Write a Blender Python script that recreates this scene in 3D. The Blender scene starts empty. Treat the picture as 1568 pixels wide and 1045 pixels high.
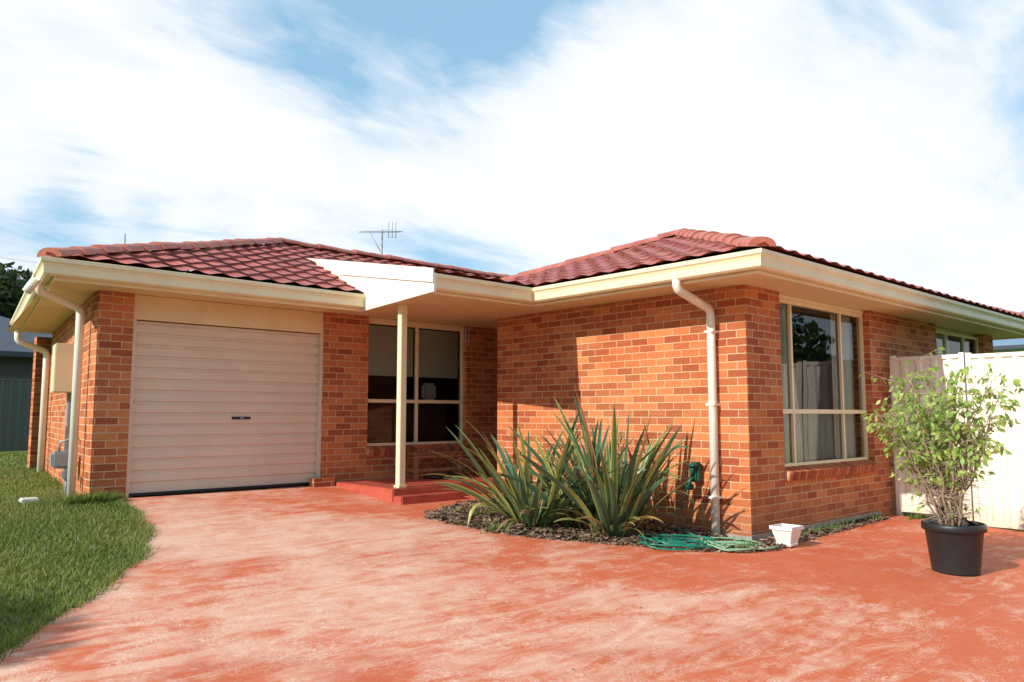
import bpy, bmesh, math, random
from mathutils import Vector, Matrix
import numpy as np
random.seed(7); rng=np.random.default_rng(5)
S=bpy.context.scene
S.view_settings.view_transform='Standard'
try: S.view_settings.look='None'
except: pass
S.view_settings.exposure=0

# ---------------------------------------------------------------- helpers
def g(y):
    if y>9.55: return .46
    if y>4.45: return .063+(y-4.45)*.0778
    if y>-12: return .063-(4.45-y)*.04
    return -.595
def empty(name,loc=(0,0,0)):
    e=bpy.data.objects.new(name,None); S.collection.objects.link(e); e.location=loc; return e
def mk(name,verts,faces,mat=None,parent=None,uvs=None,smooth=False,cols=None):
    m=bpy.data.meshes.new(name); m.from_pydata([tuple(v) for v in verts],[],faces)
    if uvs is not None:
        ul=m.uv_layers.new(name='UVMap')
        for p in m.polygons:
            for li in p.loop_indices: ul.data[li].uv=uvs[m.loops[li].vertex_index]
    if cols is not None:
        a=m.color_attributes.new(name='Col',type='FLOAT_COLOR',domain='POINT')
        a.data.foreach_set('color',np.array([(c[0],c[1],c[2],1) for c in cols],dtype='f').ravel())
    if smooth: m.polygons.foreach_set('use_smooth',[True]*len(m.polygons))
    if mat: m.materials.append(mat)
    m.update()
    o=bpy.data.objects.new(name,m); S.collection.objects.link(o)
    if parent: o.parent=parent
    return o
def box(name,x0,x1,y0,y1,z0,z1,mat,parent=None,M=None,bev=0):
    bm=bmesh.new(); uvl=bm.loops.layers.uv.new('UVMap')
    c=[(x,y,z) for x in (x0,x1) for y in (y0,y1) for z in (z0,z1)]
    vs=[bm.verts.new(p) for p in c]
    for f in [(0,1,3,2),(4,6,7,5),(0,4,5,1),(2,3,7,6),(0,2,6,4),(1,5,7,3)]:
        bm.faces.new([vs[i] for i in f])
    if bev: bmesh.ops.bevel(bm,geom=bm.edges[:],offset=bev,segments=2,affect='EDGES')
    bm.normal_update()
    for f in bm.faces:
        n=f.normal
        for l in f.loops:
            p=l.vert.co
            if abs(n.y)>=abs(n.x) and abs(n.y)>=abs(n.z): l[uvl].uv=(p.x,p.z)
            elif abs(n.x)>=abs(n.z): l[uvl].uv=(p.y+.11,p.z)
            else: l[uvl].uv=(p.x,p.y)
    if M is not None: bm.transform(M)
    bmesh.ops.recalc_face_normals(bm,faces=bm.faces)
    m=bpy.data.meshes.new(name); bm.to_mesh(m); bm.free()
    if mat: m.materials.append(mat)
    o=bpy.data.objects.new(name,m); S.collection.objects.link(o)
    if parent: o.parent=parent
    return o
def tube(name,pts,r,mat,parent=None,n=8,radii=None):
    pts=[Vector(p) for p in pts]; V=[];F=[]
    up=Vector((0.13,.21,1)).normalized()
    for i,p in enumerate(pts):
        d=(pts[min(i+1,len(pts)-1)]-pts[max(i-1,0)]).normalized()
        a=d.cross(up)
        if a.length<.1: a=d.cross(Vector((1,0,0)))
        a.normalize(); b=d.cross(a).normalized()
        rr=radii[i] if radii else r
        for k in range(n):
            t=2*math.pi*k/n; V.append(p+a*math.cos(t)*rr+b*math.sin(t)*rr)
    for i in range(len(pts)-1):
        for k in range(n):
            F.append((i*n+k,i*n+(k+1)%n,(i+1)*n+(k+1)%n,(i+1)*n+k))
    F.append(tuple(range(n))[::-1]); F.append(tuple(range((len(pts)-1)*n,len(pts)*n)))
    return mk(name,V,F,mat,parent,smooth=True)
def sweep(name,path,prof,mat,parent):
    P=[Vector((p[0],p[1],0)) for p in path]; V=[];F=[]; n=len(prof)
    for i,p in enumerate(P):
        ns=[]
        if i>0: d=(P[i]-P[i-1]).normalized(); ns.append(Vector((d.y,-d.x,0)))
        if i<len(P)-1: d=(P[i+1]-P[i]).normalized(); ns.append(Vector((d.y,-d.x,0)))
        if len(ns)==1: m=ns[0]
        else:
            m=(ns[0]+ns[1]).normalized(); m=m/max(.3,m.dot(ns[0]))
        for d,z in prof: V.append((p.x+m.x*d,p.y+m.y*d,z))
    for i in range(len(P)-1):
        for k in range(n): F.append((i*n+k,i*n+(k+1)%n,(i+1)*n+(k+1)%n,(i+1)*n+k))
    F.append(tuple(range(n))); F.append(tuple(range((len(P)-1)*n,len(P)*n))[::-1])
    return mk(name,V,F,mat,parent)
# ---------------------------------------------------------------- materials
def mat(name,col,rough=.6,spec=.5,metal=0):
    m=bpy.data.materials.new(name); m.use_nodes=True
    b=m.node_tree.nodes['Principled BSDF']
    b.inputs['Base Color'].default_value=(*col,1); b.inputs['Roughness'].default_value=rough
    b.inputs['Specular IOR Level'].default_value=spec; b.inputs['Metallic'].default_value=metal
    return m,m.node_tree,b
def noise(nt,vec,scale,detail=4,rough=.55,dist=0):
    n=nt.nodes.new('ShaderNodeTexNoise'); n.inputs['Scale'].default_value=scale
    n.inputs['Detail'].default_value=detail; n.inputs['Roughness'].default_value=rough
    n.inputs['Distortion'].default_value=dist
    if vec is not None: nt.links.new(vec,n.inputs['Vector'])
    return n.outputs['Fac']
def ramp(nt,fac,stops,interp='LINEAR'):
    r=nt.nodes.new('ShaderNodeValToRGB'); r.color_ramp.interpolation=interp
    e=r.color_ramp.elements
    while len(e)<len(stops): e.new(.5)
    for i,(p,c) in enumerate(stops):
        e[i].position=p; e[i].color=(*c,1) if len(c)==3 else c
    nt.links.new(fac,r.inputs['Fac']); return r.outputs['Color']
def mix(nt,fac,a,b,mode='MIX'):
    m=nt.nodes.new('ShaderNodeMix'); m.data_type='RGBA'; m.blend_type=mode
    for s,v in ((m.inputs[0],fac),(m.inputs[6],a),(m.inputs[7],b)):
        if hasattr(v,'links'): nt.links.new(v,s)
        elif isinstance(v,(int,float)): s.default_value=v
        else: s.default_value=(*v,1)
    return m.outputs[2]
def math_(nt,op,a,b=0,clamp=False):
    m=nt.nodes.new('ShaderNodeMath'); m.operation=op; m.use_clamp=clamp
    for i,v in enumerate((a,b)):
        if hasattr(v,'links'): nt.links.new(v,m.inputs[i])
        else: m.inputs[i].default_value=v
    return m.outputs[0]
def bump(nt,b,h,strength=.4,dist=.01):
    n=nt.nodes.new('ShaderNodeBump'); n.inputs['Strength'].default_value=strength; n.inputs['Distance'].default_value=dist
    nt.links.new(h,n.inputs['Height']); nt.links.new(n.outputs[0],b.inputs['Normal'])
def objc(nt): return nt.nodes.new('ShaderNodeTexCoord').outputs['Object']

def brick_mat():
    m,nt,b=mat('brick',(.4,.12,.06),.85,.2)
    tc=nt.nodes.new('ShaderNodeTexCoord'); uv=tc.outputs['UV']
    wob=nt.nodes.new('ShaderNodeTexNoise'); wob.inputs['Scale'].default_value=14; nt.links.new(uv,wob.inputs['Vector'])
    va=nt.nodes.new('ShaderNodeVectorMath'); va.operation='MULTIPLY_ADD'
    nt.links.new(wob.outputs['Color'],va.inputs[0]); va.inputs[1].default_value=(.008,.008,0); nt.links.new(uv,va.inputs[2])
    t=nt.nodes.new('ShaderNodeTexBrick'); t.inputs['Scale'].default_value=1
    t.inputs['Brick Width'].default_value=.24; t.inputs['Row Height'].default_value=.086
    t.inputs['Mortar Size'].default_value=.006; t.inputs['Mortar Smooth'].default_value=.25; t.inputs['Bias'].default_value=-.12
    t.inputs['Color1'].default_value=(.62,.235,.090,1); t.inputs['Color2'].default_value=(.30,.074,.036,1)
    t.inputs['Mortar'].default_value=(.68,.50,.31,1); nt.links.new(va.outputs[0],t.inputs['Vector'])
    n1=noise(nt,uv,1.1,3); n2=noise(nt,uv,45,4,.7)
    c=mix(nt,ramp(nt,n1,[(.35,(0,0,0)),(.7,(1,1,1))]),t.outputs['Color'],(1.0,.80,.72),'MULTIPLY')
    c=mix(nt,.6,c,ramp(nt,n2,[(.3,(.6,.55,.55)),(.65,(1.25,1.22,1.18))]),'MULTIPLY')
    # splash dirt towards the ground
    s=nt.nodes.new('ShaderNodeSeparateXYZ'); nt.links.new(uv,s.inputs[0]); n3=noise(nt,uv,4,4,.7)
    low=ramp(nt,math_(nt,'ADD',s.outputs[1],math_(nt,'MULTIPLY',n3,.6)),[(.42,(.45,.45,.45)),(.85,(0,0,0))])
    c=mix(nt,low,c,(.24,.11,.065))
    nt.links.new(c,b.inputs['Base Color'])
    h=math_(nt,'ADD',math_(nt,'MULTIPLY',t.outputs['Fac'],-1.0),math_(nt,'MULTIPLY',n2,.5))
    bump(nt,b,h,.7,.008); return m
BRICK=brick_mat()

def painted(name,col,rough=.45,var=.12,scale=3):
    m,nt,b=mat(name,col,rough,.4)
    o=objc(nt); n=noise(nt,o,scale,5,.65)
    c=mix(nt,ramp(nt,n,[(.35,(1,1,1)),(.75,(0,0,0))]),tuple(x*(1-var) for x in col),col)
    nt.links.new(c,b.inputs['Base Color']); return m
CREAM=painted('cream_paint',(.86,.73,.47),.4)
WHITE=painted('white_paint',(.88,.84,.72),.4)
SOFF=painted('soffit_paint',(.82,.64,.37),.6)
DOOR=painted('roller_door_paint',(.76,.60,.46),.45,.12,1.5)
def fence_mat():
    m,nt,b=mat('cream_steel',(.86,.81,.68),.4,.4)
    o=objc(nt); n=noise(nt,o,2.5,5,.65); s=nt.nodes.new('ShaderNodeSeparateXYZ'); nt.links.new(o,s.inputs[0])
    low=ramp(nt,math_(nt,'ADD',s.outputs[2],math_(nt,'MULTIPLY',n,.5)),[(.28,(1,1,1)),(.62,(0,0,0))])
    c=mix(nt,ramp(nt,n,[(.4,(0,0,0)),(.75,(.3,.3,.3))]),(.88,.84,.70),(.72,.64,.50))
    c=mix(nt,math_(nt,'MULTIPLY',low,.6),c,(.55,.42,.28)); nt.links.new(c,b.inputs['Base Color']); return m
FENCE=fence_mat()
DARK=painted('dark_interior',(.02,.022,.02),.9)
BLACK=painted('black_plastic',(.022,.024,.026),.45,.3,12)
GREY=painted('grey_steel',(.35,.36,.36),.4,.2,8)
GREEN=painted('green_plastic',(.02,.10,.06),.4)
HOSE1=painted('hose_teal',(.01,.20,.13),.35); HOSE2=painted('hose_pale',(.25,.42,.25),.4)
WOOD=painted('bench_timber',(.34,.17,.08),.6,.5,20)
CONC=painted('concrete_base',(.38,.34,.30),.9,.35,9)
DFENCE=painted('grey_fence_steel',(.12,.13,.11),.5)
SLATE=painted('slate_roof',(.07,.08,.10),.6,.3,4)
BLUEROOF=painted('blue_roof',(.16,.25,.34),.45)
BARK=painted('bark',(.16,.11,.075),.9,.5,15)
TWIG=painted('twig_bark',(.36,.26,.18),.9,.4,25)
LEATHER=painted('shoe_leather',(.05,.03,.02),.5)
BLIND=painted('roller_blind',(.66,.66,.58),.8,.06,2)
CURT=painted('curtain_fabric',(.85,.88,.78),.9,.1,6)

def tile_mat():
    m,nt,b=mat('terracotta_tile',(.3,.07,.05),.45,.4)
    tc=nt.nodes.new('ShaderNodeTexCoord'); uv=tc.outputs['UV']
    t=nt.nodes.new('ShaderNodeTexBrick'); t.offset=0; t.inputs['Scale'].default_value=1
    t.inputs['Brick Width'].default_value=.3; t.inputs['Row Height'].default_value=.33; t.inputs['Mortar Size'].default_value=.004
    t.inputs['Color1'].default_value=(.56,.125,.085,1); t.inputs['Color2'].default_value=(.36,.075,.058,1); t.inputs['Mortar'].default_value=(.15,.03,.02,1)
    nt.links.new(uv,t.inputs['Vector'])
    n=noise(nt,uv,1.3,5,.7); n2=noise(nt,uv,30,3,.6)
    c=mix(nt,ramp(nt,n,[(.42,(0,0,0)),(.8,(.6,.6,.6))]),t.outputs['Color'],(.26,.075,.06))
    c=mix(nt,.5,c,ramp(nt,n2,[(.3,(.6,.6,.6)),(.7,(1.3,1.3,1.3))]),'MULTIPLY')
    nt.links.new(c,b.inputs['Base Color']); return m
TILE=tile_mat()
def cap_mat():
    m,nt,b=mat('ridge_tile',(.36,.10,.07),.5,.4)
    n=noise(nt,objc(nt),6,5,.7)
    nt.links.new(ramp(nt,n,[(.3,(.34,.09,.065)),(.7,(.56,.19,.13))]),b.inputs['Base Color']); return m
CAP=cap_mat()

def glass_mat():
    m=bpy.data.materials.new('window_glass'); m.use_nodes=True; nt=m.node_tree; nt.nodes.clear()
    o=nt.nodes.new('ShaderNodeOutputMaterial'); mx=nt.nodes.new('ShaderNodeMixShader')
    tr=nt.nodes.new('ShaderNodeBsdfTransparent'); tr.inputs[0].default_value=(.78,.82,.80,1)
    gl=nt.nodes.new('ShaderNodeBsdfGlossy'); gl.inputs['Roughness'].default_value=.01
    fr=nt.nodes.new('ShaderNodeFresnel'); fr.inputs['IOR'].default_value=1.55
    tc=nt.nodes.new('ShaderNodeTexCoord'); w=nt.nodes.new('ShaderNodeTexNoise'); w.inputs['Scale'].default_value=1.5; nt.links.new(tc.outputs['Object'],w.inputs['Vector'])
    bp=nt.nodes.new('ShaderNodeBump'); bp.inputs['Strength'].default_value=.06; bp.inputs['Distance'].default_value=.05; nt.links.new(w.outputs['Fac'],bp.inputs['Height']); nt.links.new(bp.outputs[0],gl.inputs['Normal'])
    nt.links.new(fr.outputs[0],mx.inputs[0]); nt.links.new(tr.outputs[0],mx.inputs[1]); nt.links.new(gl.outputs[0],mx.inputs[2])
    nt.links.new(mx.outputs[0],o.inputs[0]); return m
GLASS=glass_mat()
def leaf_mat(name,trans=.35,rough=.45):
    m,nt,b=mat(name,(.06,.1,.03),rough,.4)
    a=nt.nodes.new('ShaderNodeAttribute'); a.attribute_name='Col'
    nt.links.new(a.outputs['Color'],b.inputs['Base Color'])
    if trans:
        out=nt.nodes['Material Output']; t=nt.nodes.new('ShaderNodeBsdfTranslucent'); nt.links.new(a.outputs['Color'],t.inputs[0])
        mx=nt.nodes.new('ShaderNodeMixShader'); mx.inputs[0].default_value=trans
        nt.links.new(b.outputs[0],mx.inputs[1]); nt.links.new(t.outputs[0],mx.inputs[2]); nt.links.new(mx.outputs[0],out.inputs[0])
    return m
LEAF=leaf_mat('leaf'); FLAX=leaf_mat('flax_leaf',.2,.3); BLADE=leaf_mat('grass_blade',.3,.6); CHIP=leaf_mat('mulch_chip',0,.9)

def drive_mat():
    m,nt,b=mat('red_concrete',(.5,.13,.07),.7,.3)
    o=objc(nt)
    big=noise(nt,o,.45,3,.55,.8); mid=noise(nt,o,3.2,5,.68,.8); fine=noise(nt,o,70,3,.75)
    mp=nt.nodes.new('ShaderNodeMapping'); mp.inputs['Rotation'].default_value=(0,0,.62); mp.inputs['Scale'].default_value=(1,3.4,1); nt.links.new(o,mp.inputs[0])
    st=noise(nt,mp.outputs[0],1.1,6,.66,2.0)
    def squig(vec,sc,dist,w,c0=.5,det=2):
        n=noise(nt,vec,sc,det,.5,dist); n=math_(nt,'ABSOLUTE',math_(nt,'SUBTRACT',n,c0)); return ramp(nt,n,[(.0,(1,1,1)),(w,(0,0,0))])
    l1=squig(o,5,3.4,.022); l2=squig(mp.outputs[0],3.4,3.8,.018,.47,2); l3=squig(o,10,2.6,.026,.53)
    brk=ramp(nt,noise(nt,o,3,4,.75),[(.44,(0,0,0)),(.56,(1,1,1))])
    sx=nt.nodes.new('ShaderNodeSeparateXYZ'); nt.links.new(o,sx.inputs[0])
    bias=math_(nt,'MULTIPLY',math_(nt,'SUBTRACT',4.6,sx.outputs[0]),.03)
    bias=math_(nt,'MINIMUM',math_(nt,'MAXIMUM',bias,-.06),.04)
    f=math_(nt,'ADD',math_(nt,'ADD',math_(nt,'MULTIPLY',big,.40),math_(nt,'MULTIPLY',st,.42)),math_(nt,'ADD',math_(nt,'MULTIPLY',mid,.18),bias))
    w=ramp(nt,f,[(.45,(0,0,0)),(.49,(.22,.22,.22)),(.535,(.55,.55,.55)),(.62,(1,1,1))])
    c=mix(nt,w,(.60,.135,.055),(.74,.43,.30))
    msk=ramp(nt,f,[(.40,(.25,.25,.25)),(.50,(1,1,1))])
    lm=math_(nt,'MULTIPLY',math_(nt,'MAXIMUM',math_(nt,'MAXIMUM',l1,l2),l3),math_(nt,'MULTIPLY',msk,brk))
    lm=math_(nt,'MULTIPLY',lm,.7)
    c=mix(nt,lm,c,(.84,.64,.50))
    c=mix(nt,.5,c,ramp(nt,fine,[(.3,(.70,.66,.66)),(.7,(1.2,1.2,1.2))]),'MULTIPLY')
    dk=noise(nt,o,.8,5,.65,.6); c=mix(nt,ramp(nt,dk,[(.54,(0,0,0)),(.70,(.5,.5,.5))]),c,(.46,.095,.045))
    nt.links.new(c,b.inputs['Base Color'])
    bump(nt,b,math_(nt,'ADD',fine,math_(nt,'MULTIPLY',mid,2)),.35,.006); return m
DRIVE=drive_mat()
def porch_mat():
    m,nt,b=mat('porch_paint',(.4,.06,.04),.4,.5)
    n=noise(nt,objc(nt),5,5,.6); nt.links.new(ramp(nt,n,[(.3,(.36,.06,.04)),(.75,(.55,.13,.08))]),b.inputs['Base Color']); return m
PORCH=porch_mat()
def ground_mat():
    m,nt,b=mat('lawn_soil',(.05,.1,.02),.95,.1)
    n=noise(nt,objc(nt),1.5,6,.7); nt.links.new(ramp(nt,n,[(.3,(.08,.12,.02)),(.5,(.12,.17,.03)),(.75,(.20,.21,.06))]),b.inputs['Base Color'])
    return m
GROUND=ground_mat()
def mulch_mat():
    m,nt,b=mat('bark_mulch',(.15,.09,.06),.95,.1)
    o=objc(nt); v=nt.nodes.new('ShaderNodeTexVoronoi'); v.inputs['Scale'].default_value=38; nt.links.new(o,v.inputs['Vector'])
    c=ramp(nt,v.outputs['Color'],[(.2,(.09,.055,.04)),(.6,(.26,.16,.10)),(.85,(.40,.28,.2))])
    nt.links.new(c,b.inputs['Base Color']); bump(nt,b,v.outputs['Distance'],.9,.03); return m
MULCH=mulch_mat()

# ---------------------------------------------------------------- camera, sun, world
TH=math.radians(5.43); A=math.radians(47.8)
cam=bpy.data.cameras.new('camera'); co=bpy.data.objects.new('camera',cam); S.collection.objects.link(co)
co.location=(0,0,1.4); F=Vector((math.cos(A)*math.cos(TH),math.sin(A)*math.cos(TH),math.sin(TH)))
co.rotation_euler=F.to_track_quat('-Z','Y').to_euler()
cam.sensor_width=36; cam.lens=1189/1568*36; cam.clip_end=2000; S.camera=co
EL=30
sl=bpy.data.lights.new('sun','SUN'); so=bpy.data.objects.new('sun',sl); S.collection.objects.link(so)
sl.energy=5.0; sl.angle=math.radians(.5); sl.color=(1,.95,.86)
sd=Vector((1,-.035,-math.tan(math.radians(EL)))); so.rotation_euler=sd.to_track_quat('-Z','Y').to_euler(); so.location=(-10,0,12)
W=bpy.data.worlds.new('World'); S.world=W; W.use_nodes=True; nt=W.node_tree
bg=nt.nodes['Background']; bg.inputs['Strength'].default_value=.14
sky=nt.nodes.new('ShaderNodeTexSky'); sky.sky_type='NISHITA'; sky.sun_disc=False
sky.sun_elevation=math.radians(EL); sky.sun_rotation=math.radians(272); sky.air_density=1.0; sky.dust_density=.6; sky.ozone_density=1.5
gen=nt.nodes.new('ShaderNodeTexCoord').outputs['Generated']
sx=nt.nodes.new('ShaderNodeSeparateXYZ'); nt.links.new(gen,sx.inputs[0])
den=math_(nt,'ADD',math_(nt,'MAXIMUM',sx.outputs[2],0),.22)
cx=nt.nodes.new('ShaderNodeCombineXYZ'); nt.links.new(math_(nt,'DIVIDE',sx.outputs[0],den),cx.inputs[0]); nt.links.new(math_(nt,'DIVIDE',sx.outputs[1],den),cx.inputs[1])
mp=nt.nodes.new('ShaderNodeMapping'); nt.links.new(cx.outputs[0],mp.inputs[0]); mp.inputs['Rotation'].default_value=(0,0,math.radians(-8)); mp.inputs['Scale'].default_value=(.9,1.6,1)
n1=noise(nt,mp.outputs[0],1.3,7,.56,.4); n2=noise(nt,mp.outputs[0],4.2,5,.6,.5)
den2=math_(nt,'ADD',math_(nt,'MULTIPLY',n1,.68),math_(nt,'MULTIPLY',n2,.32))
def pixdir(px,py):
    u=(px-784)/1189; v=(522-py)/1189
    R=Vector((math.sin(A),-math.cos(A),0)); U=R.cross(F)
    return (F+R*u+U*v).normalized()
def blob(px,py,rad,amt):
    d=pixdir(px,py) if px is not None else py; vm=nt.nodes.new('ShaderNodeVectorMath'); vm.operation='DOT_PRODUCT'
    nt.links.new(gen,vm.inputs[0]); vm.inputs[1].default_value=d
    mr=nt.nodes.new('ShaderNodeMapRange'); mr.interpolation_type='SMOOTHSTEP'
    mr.inputs['From Min'].default_value=math.cos(math.radians(rad)); mr.inputs['From Max'].default_value=1
    mr.inputs['To Max'].default_value=amt; nt.links.new(vm.outputs['Value'],mr.inputs[0]); return mr.outputs[0]
acc=math_(nt,'ADD',den2,.01)
for b_ in [(620,0,14,-.14),(780,-60,14,-.10),(480,-60,10,-.05),(150,325,5,-.12),(300,335,5,-.09),(30,340,5,-.10),(1540,10,14,-.10),(1150,130,18,.10),(60,160,14,.13),(330,230,9,.10),(700,190,9,.05),(950,280,15,.14),(1400,330,16,.12),(560,310,8,.04)]:
    acc=math_(nt,'ADD',acc,blob(*b_))
back=blob(None,Vector((-.6,-.6,.5)).normalized(),100,-.22)
acc=math_(nt,'ADD',acc,back)
msk=ramp(nt,acc,[(.36,(0,0,0)),(.45,(.40,.40,.40)),(.53,(.78,.78,.78)),(.64,(1,1,1))])
skc=mix(nt,.6,sky.outputs[0],(3.0,5.5,7.5))
fin=mix(nt,msk,skc,(7.3,7.5,7.8))
nt.links.new(fin,bg.inputs['Color'])

# ---------------------------------------------------------------- ground
ys=[-300,-12,4.45,9.55,500]; V=[];Fc=[]
for y in ys:
    for x in (-400,500): V.append((x,y,g(y)-.02))
for i in range(4): Fc.append((2*i,2*i+1,2*i+3,2*i+2))
mk('ground',V,Fc,GROUND)
def sheet(name,poly,lift,mt,parent=None,ycuts=(4.45,9.55,-12),skirt=.05):
    bm=bmesh.new(); f=bm.faces.new([bm.verts.new((x,y,0)) for x,y in poly]); bm.normal_update()
    for yc in ycuts: bmesh.ops.bisect_plane(bm,geom=bm.verts[:]+bm.edges[:]+bm.faces[:],plane_co=(0,yc,0),plane_no=(0,1,0))
    bmesh.ops.triangulate(bm,faces=bm.faces[:])
    ed=[e for e in bm.edges if e.is_boundary]
    r=bmesh.ops.extrude_edge_only(bm,edges=ed); low=[v for v in r['geom'] if isinstance(v,bmesh.types.BMVert)]
    ls=set(low)
    for v in bm.verts: v.co.z=g(v.co.y)+lift-(skirt if v in ls else 0)
    bmesh.ops.recalc_face_normals(bm,faces=bm.faces)
    m=bpy.data.meshes.new(name); bm.to_mesh(m); bm.free(); m.materials.append(mt)
    o=bpy.data.objects.new(name,m); S.collection.objects.link(o); return o
edge=[(2.66,9.54),(2.62,9.0),(2.50,8.3),(2.36,7.5),(2.14,6.9),(1.72,6.25),(1.26,5.6),(.82,5.0),(-.4,3.4),(-3,.4),(-9,-5)]
sheet('driveway',edge+[(-9,-30),(10.94,-30),(10.94,4.5),(7.5,4.5),(7.5,9.54)],.0,DRIVE)
def bx(y):
    for (x0,y0),(x1,y1) in zip(edge,edge[1:]):
        if y1<=y<=y0: return x1+(x0-x1)*(y-y1)/(y0-y1)
    return 2.4
V=[];Fc=[];C=[]
def addblade(x,y,h,w):
    a=random.uniform(0,math.pi); dx,dy=math.cos(a)*w,math.sin(a)*w
    lx,ly=random.gauss(0,.5)*h,random.gauss(0,.5)*h; z=g(y)-.02; i=len(V)
    V.extend([(x-dx,y-dy,z),(x+dx,y+dy,z),(x+lx,y+ly,z+h)]); Fc.append((i,i+1,i+2))
    p=(math.sin(x*2.9+1+math.sin(y*2))*math.sin(y*2.3+x)*.5+.5); t=random.random()
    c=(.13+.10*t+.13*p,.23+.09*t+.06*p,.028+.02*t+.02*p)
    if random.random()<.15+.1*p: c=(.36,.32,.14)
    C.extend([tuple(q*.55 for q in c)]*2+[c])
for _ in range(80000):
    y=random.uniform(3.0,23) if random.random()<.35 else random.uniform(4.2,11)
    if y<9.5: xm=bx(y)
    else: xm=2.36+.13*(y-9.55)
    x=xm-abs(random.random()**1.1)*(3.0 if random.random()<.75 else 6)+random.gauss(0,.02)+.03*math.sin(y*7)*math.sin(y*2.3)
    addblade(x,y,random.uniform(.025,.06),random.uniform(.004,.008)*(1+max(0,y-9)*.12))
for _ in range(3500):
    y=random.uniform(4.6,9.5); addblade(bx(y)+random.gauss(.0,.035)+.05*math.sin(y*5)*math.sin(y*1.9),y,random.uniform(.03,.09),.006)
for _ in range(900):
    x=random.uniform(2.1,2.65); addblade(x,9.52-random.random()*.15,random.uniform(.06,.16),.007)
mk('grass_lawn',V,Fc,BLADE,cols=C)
box('lawn_drain_cover',1.78,1.95,9.8,9.95,.44,.50,WHITE,None,bev=.01)
V=[];Fc=[];C=[]
for _ in range(110):
    x=random.uniform(2.5,9);y=random.uniform(3,8.8)
    if x>6.4 and y>4: continue
    a=random.uniform(0,6.28);l=random.uniform(.008,.022);z=g(y)+.004;i=len(V)
    V.extend([(x,y,z),(x+l*math.cos(a),y+l*math.sin(a),z+.006),(x+l*math.cos(a+.8),y+l*math.sin(a+.8),z+.003)]);Fc.append((i,i+1,i+2));C.extend([(.16,.09,.04)]*3)
mk('fallen_leaves',V,Fc,CHIP,cols=C)
bed=[(5.13,7.1),(5.22,6.5),(5.37,5.96),(5.62,5.6),(5.9,5.28),(6.3,4.85),(6.6,4.5),(6.95,4.18),(7.3,4.1),(7.6,4.16),(9.5,4.26),(10.5,4.3),(10.5,4.448),(7.418,4.448),(7.418,7.7),(6.4,7.7),(5.7,7.5)]
sheet('garden_bed',bed,.012,MULCH)
V=[];Fc=[];C=[]
def inpoly(x,y,P):
    r=False;j=len(P)-1
    for i in range(len(P)):
        if (P[i][1]>y)!=(P[j][1]>y) and x<(P[j][0]-P[i][0])*(y-P[i][1])/(P[j][1]-P[i][1])+P[i][0]: r=not r
        j=i
    return r
k=0
while k<7000:
    x=random.uniform(5.0,7.5);y=random.uniform(4.0,7.8)
    if random.random()<.12: x=random.uniform(7.4,10.5); y=random.uniform(4.1,4.45)
    if not inpoly(x+random.gauss(0,.035),y+random.gauss(0,.035),bed): continue
    k+=1; a=random.uniform(0,6.28); l=random.uniform(.012,.045); w=random.uniform(.005,.014); z=g(y)+.014+random.random()*.022
    d=Vector((math.cos(a),math.sin(a),random.gauss(0,.25)))*l; e=Vector((-math.sin(a),math.cos(a),random.gauss(0,.3)))*w; p=Vector((x,y,z)); i=len(V)
    V.extend([p-d-e,p+d-e,p+d+e,p-d+e]); Fc.append((i,i+1,i+2,i+3))
    t=random.random(); c=(.11+.32*t*t,.065+.22*t*t,.045+.15*t*t)
    if random.random()<.05: c=(.12,.16,.03)
    C.extend([c]*4)
mk('mulch_chips',V,Fc,CHIP,cols=C)

# ---------------------------------------------------------------- HOUSE
H=empty('brick_house')
ZS=2.8; ZT=2.795
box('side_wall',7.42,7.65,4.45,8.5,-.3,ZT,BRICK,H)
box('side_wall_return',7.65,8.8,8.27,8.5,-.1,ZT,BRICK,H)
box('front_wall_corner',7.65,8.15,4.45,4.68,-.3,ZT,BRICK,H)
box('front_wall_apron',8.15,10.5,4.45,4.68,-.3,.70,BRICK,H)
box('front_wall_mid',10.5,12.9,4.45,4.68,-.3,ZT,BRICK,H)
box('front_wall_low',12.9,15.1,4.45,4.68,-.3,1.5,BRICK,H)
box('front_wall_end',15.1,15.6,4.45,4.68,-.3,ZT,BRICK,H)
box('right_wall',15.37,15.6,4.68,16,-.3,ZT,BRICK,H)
box('window_head',8.15,10.5,4.52,4.68,2.752,ZT,CREAM,H)
box('footing_front',7.40,10.6,4.438,4.46,-.2,.14,CONC,H)
box('footing_side',7.407,7.43,4.44,7.6,-.2,.13,CONC,H)
SILLM,snt,sb=mat('sill_brick',(.33,.085,.045),.85,.2)
oi=snt.nodes.new('ShaderNodeObjectInfo'); sn=noise(snt,objc(snt),30,4,.7)
snt.links.new(mix(snt,.5,ramp(snt,oi.outputs['Random'],[(0,(.32,.08,.04)),(1,(.56,.20,.085))]),ramp(snt,sn,[(.3,(.6,.6,.6)),(.7,(1.3,1.3,1.3))]),'MULTIPLY'),sb.inputs['Base Color'])
MORT=painted('mortar',(.58,.43,.27),.9)
def sill(x0,x1,y,z,par):
    n=int((x1-x0)/.086); w=(x1-x0)/n
    M=Matrix.Translation((0,y,z))@Matrix.Rotation(math.radians(18),4,'X')
    box('sill_mortar',x0+.002,x1-.002,-.055,.09,-.095,-.006,MORT,par,M=M)
    for i in range(n):
        box('sill_brick',x0+i*w+.005,x0+(i+1)*w-.005,-.075,.095,-.105,0,SILLM,par,M=M,bev=.003)
sill(8.15,10.5,4.45,.785,H)
box('garage_pier_left',2.375,2.75,9.55,9.78,.2,ZT,BRICK,H)
box('garage_pier_right',5.2,5.9,9.55,9.78,.2,ZT,BRICK,H)
box('porch_wall_apron',5.9,7.69,9.55,9.78,.2,.85,BRICK,H)
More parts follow.
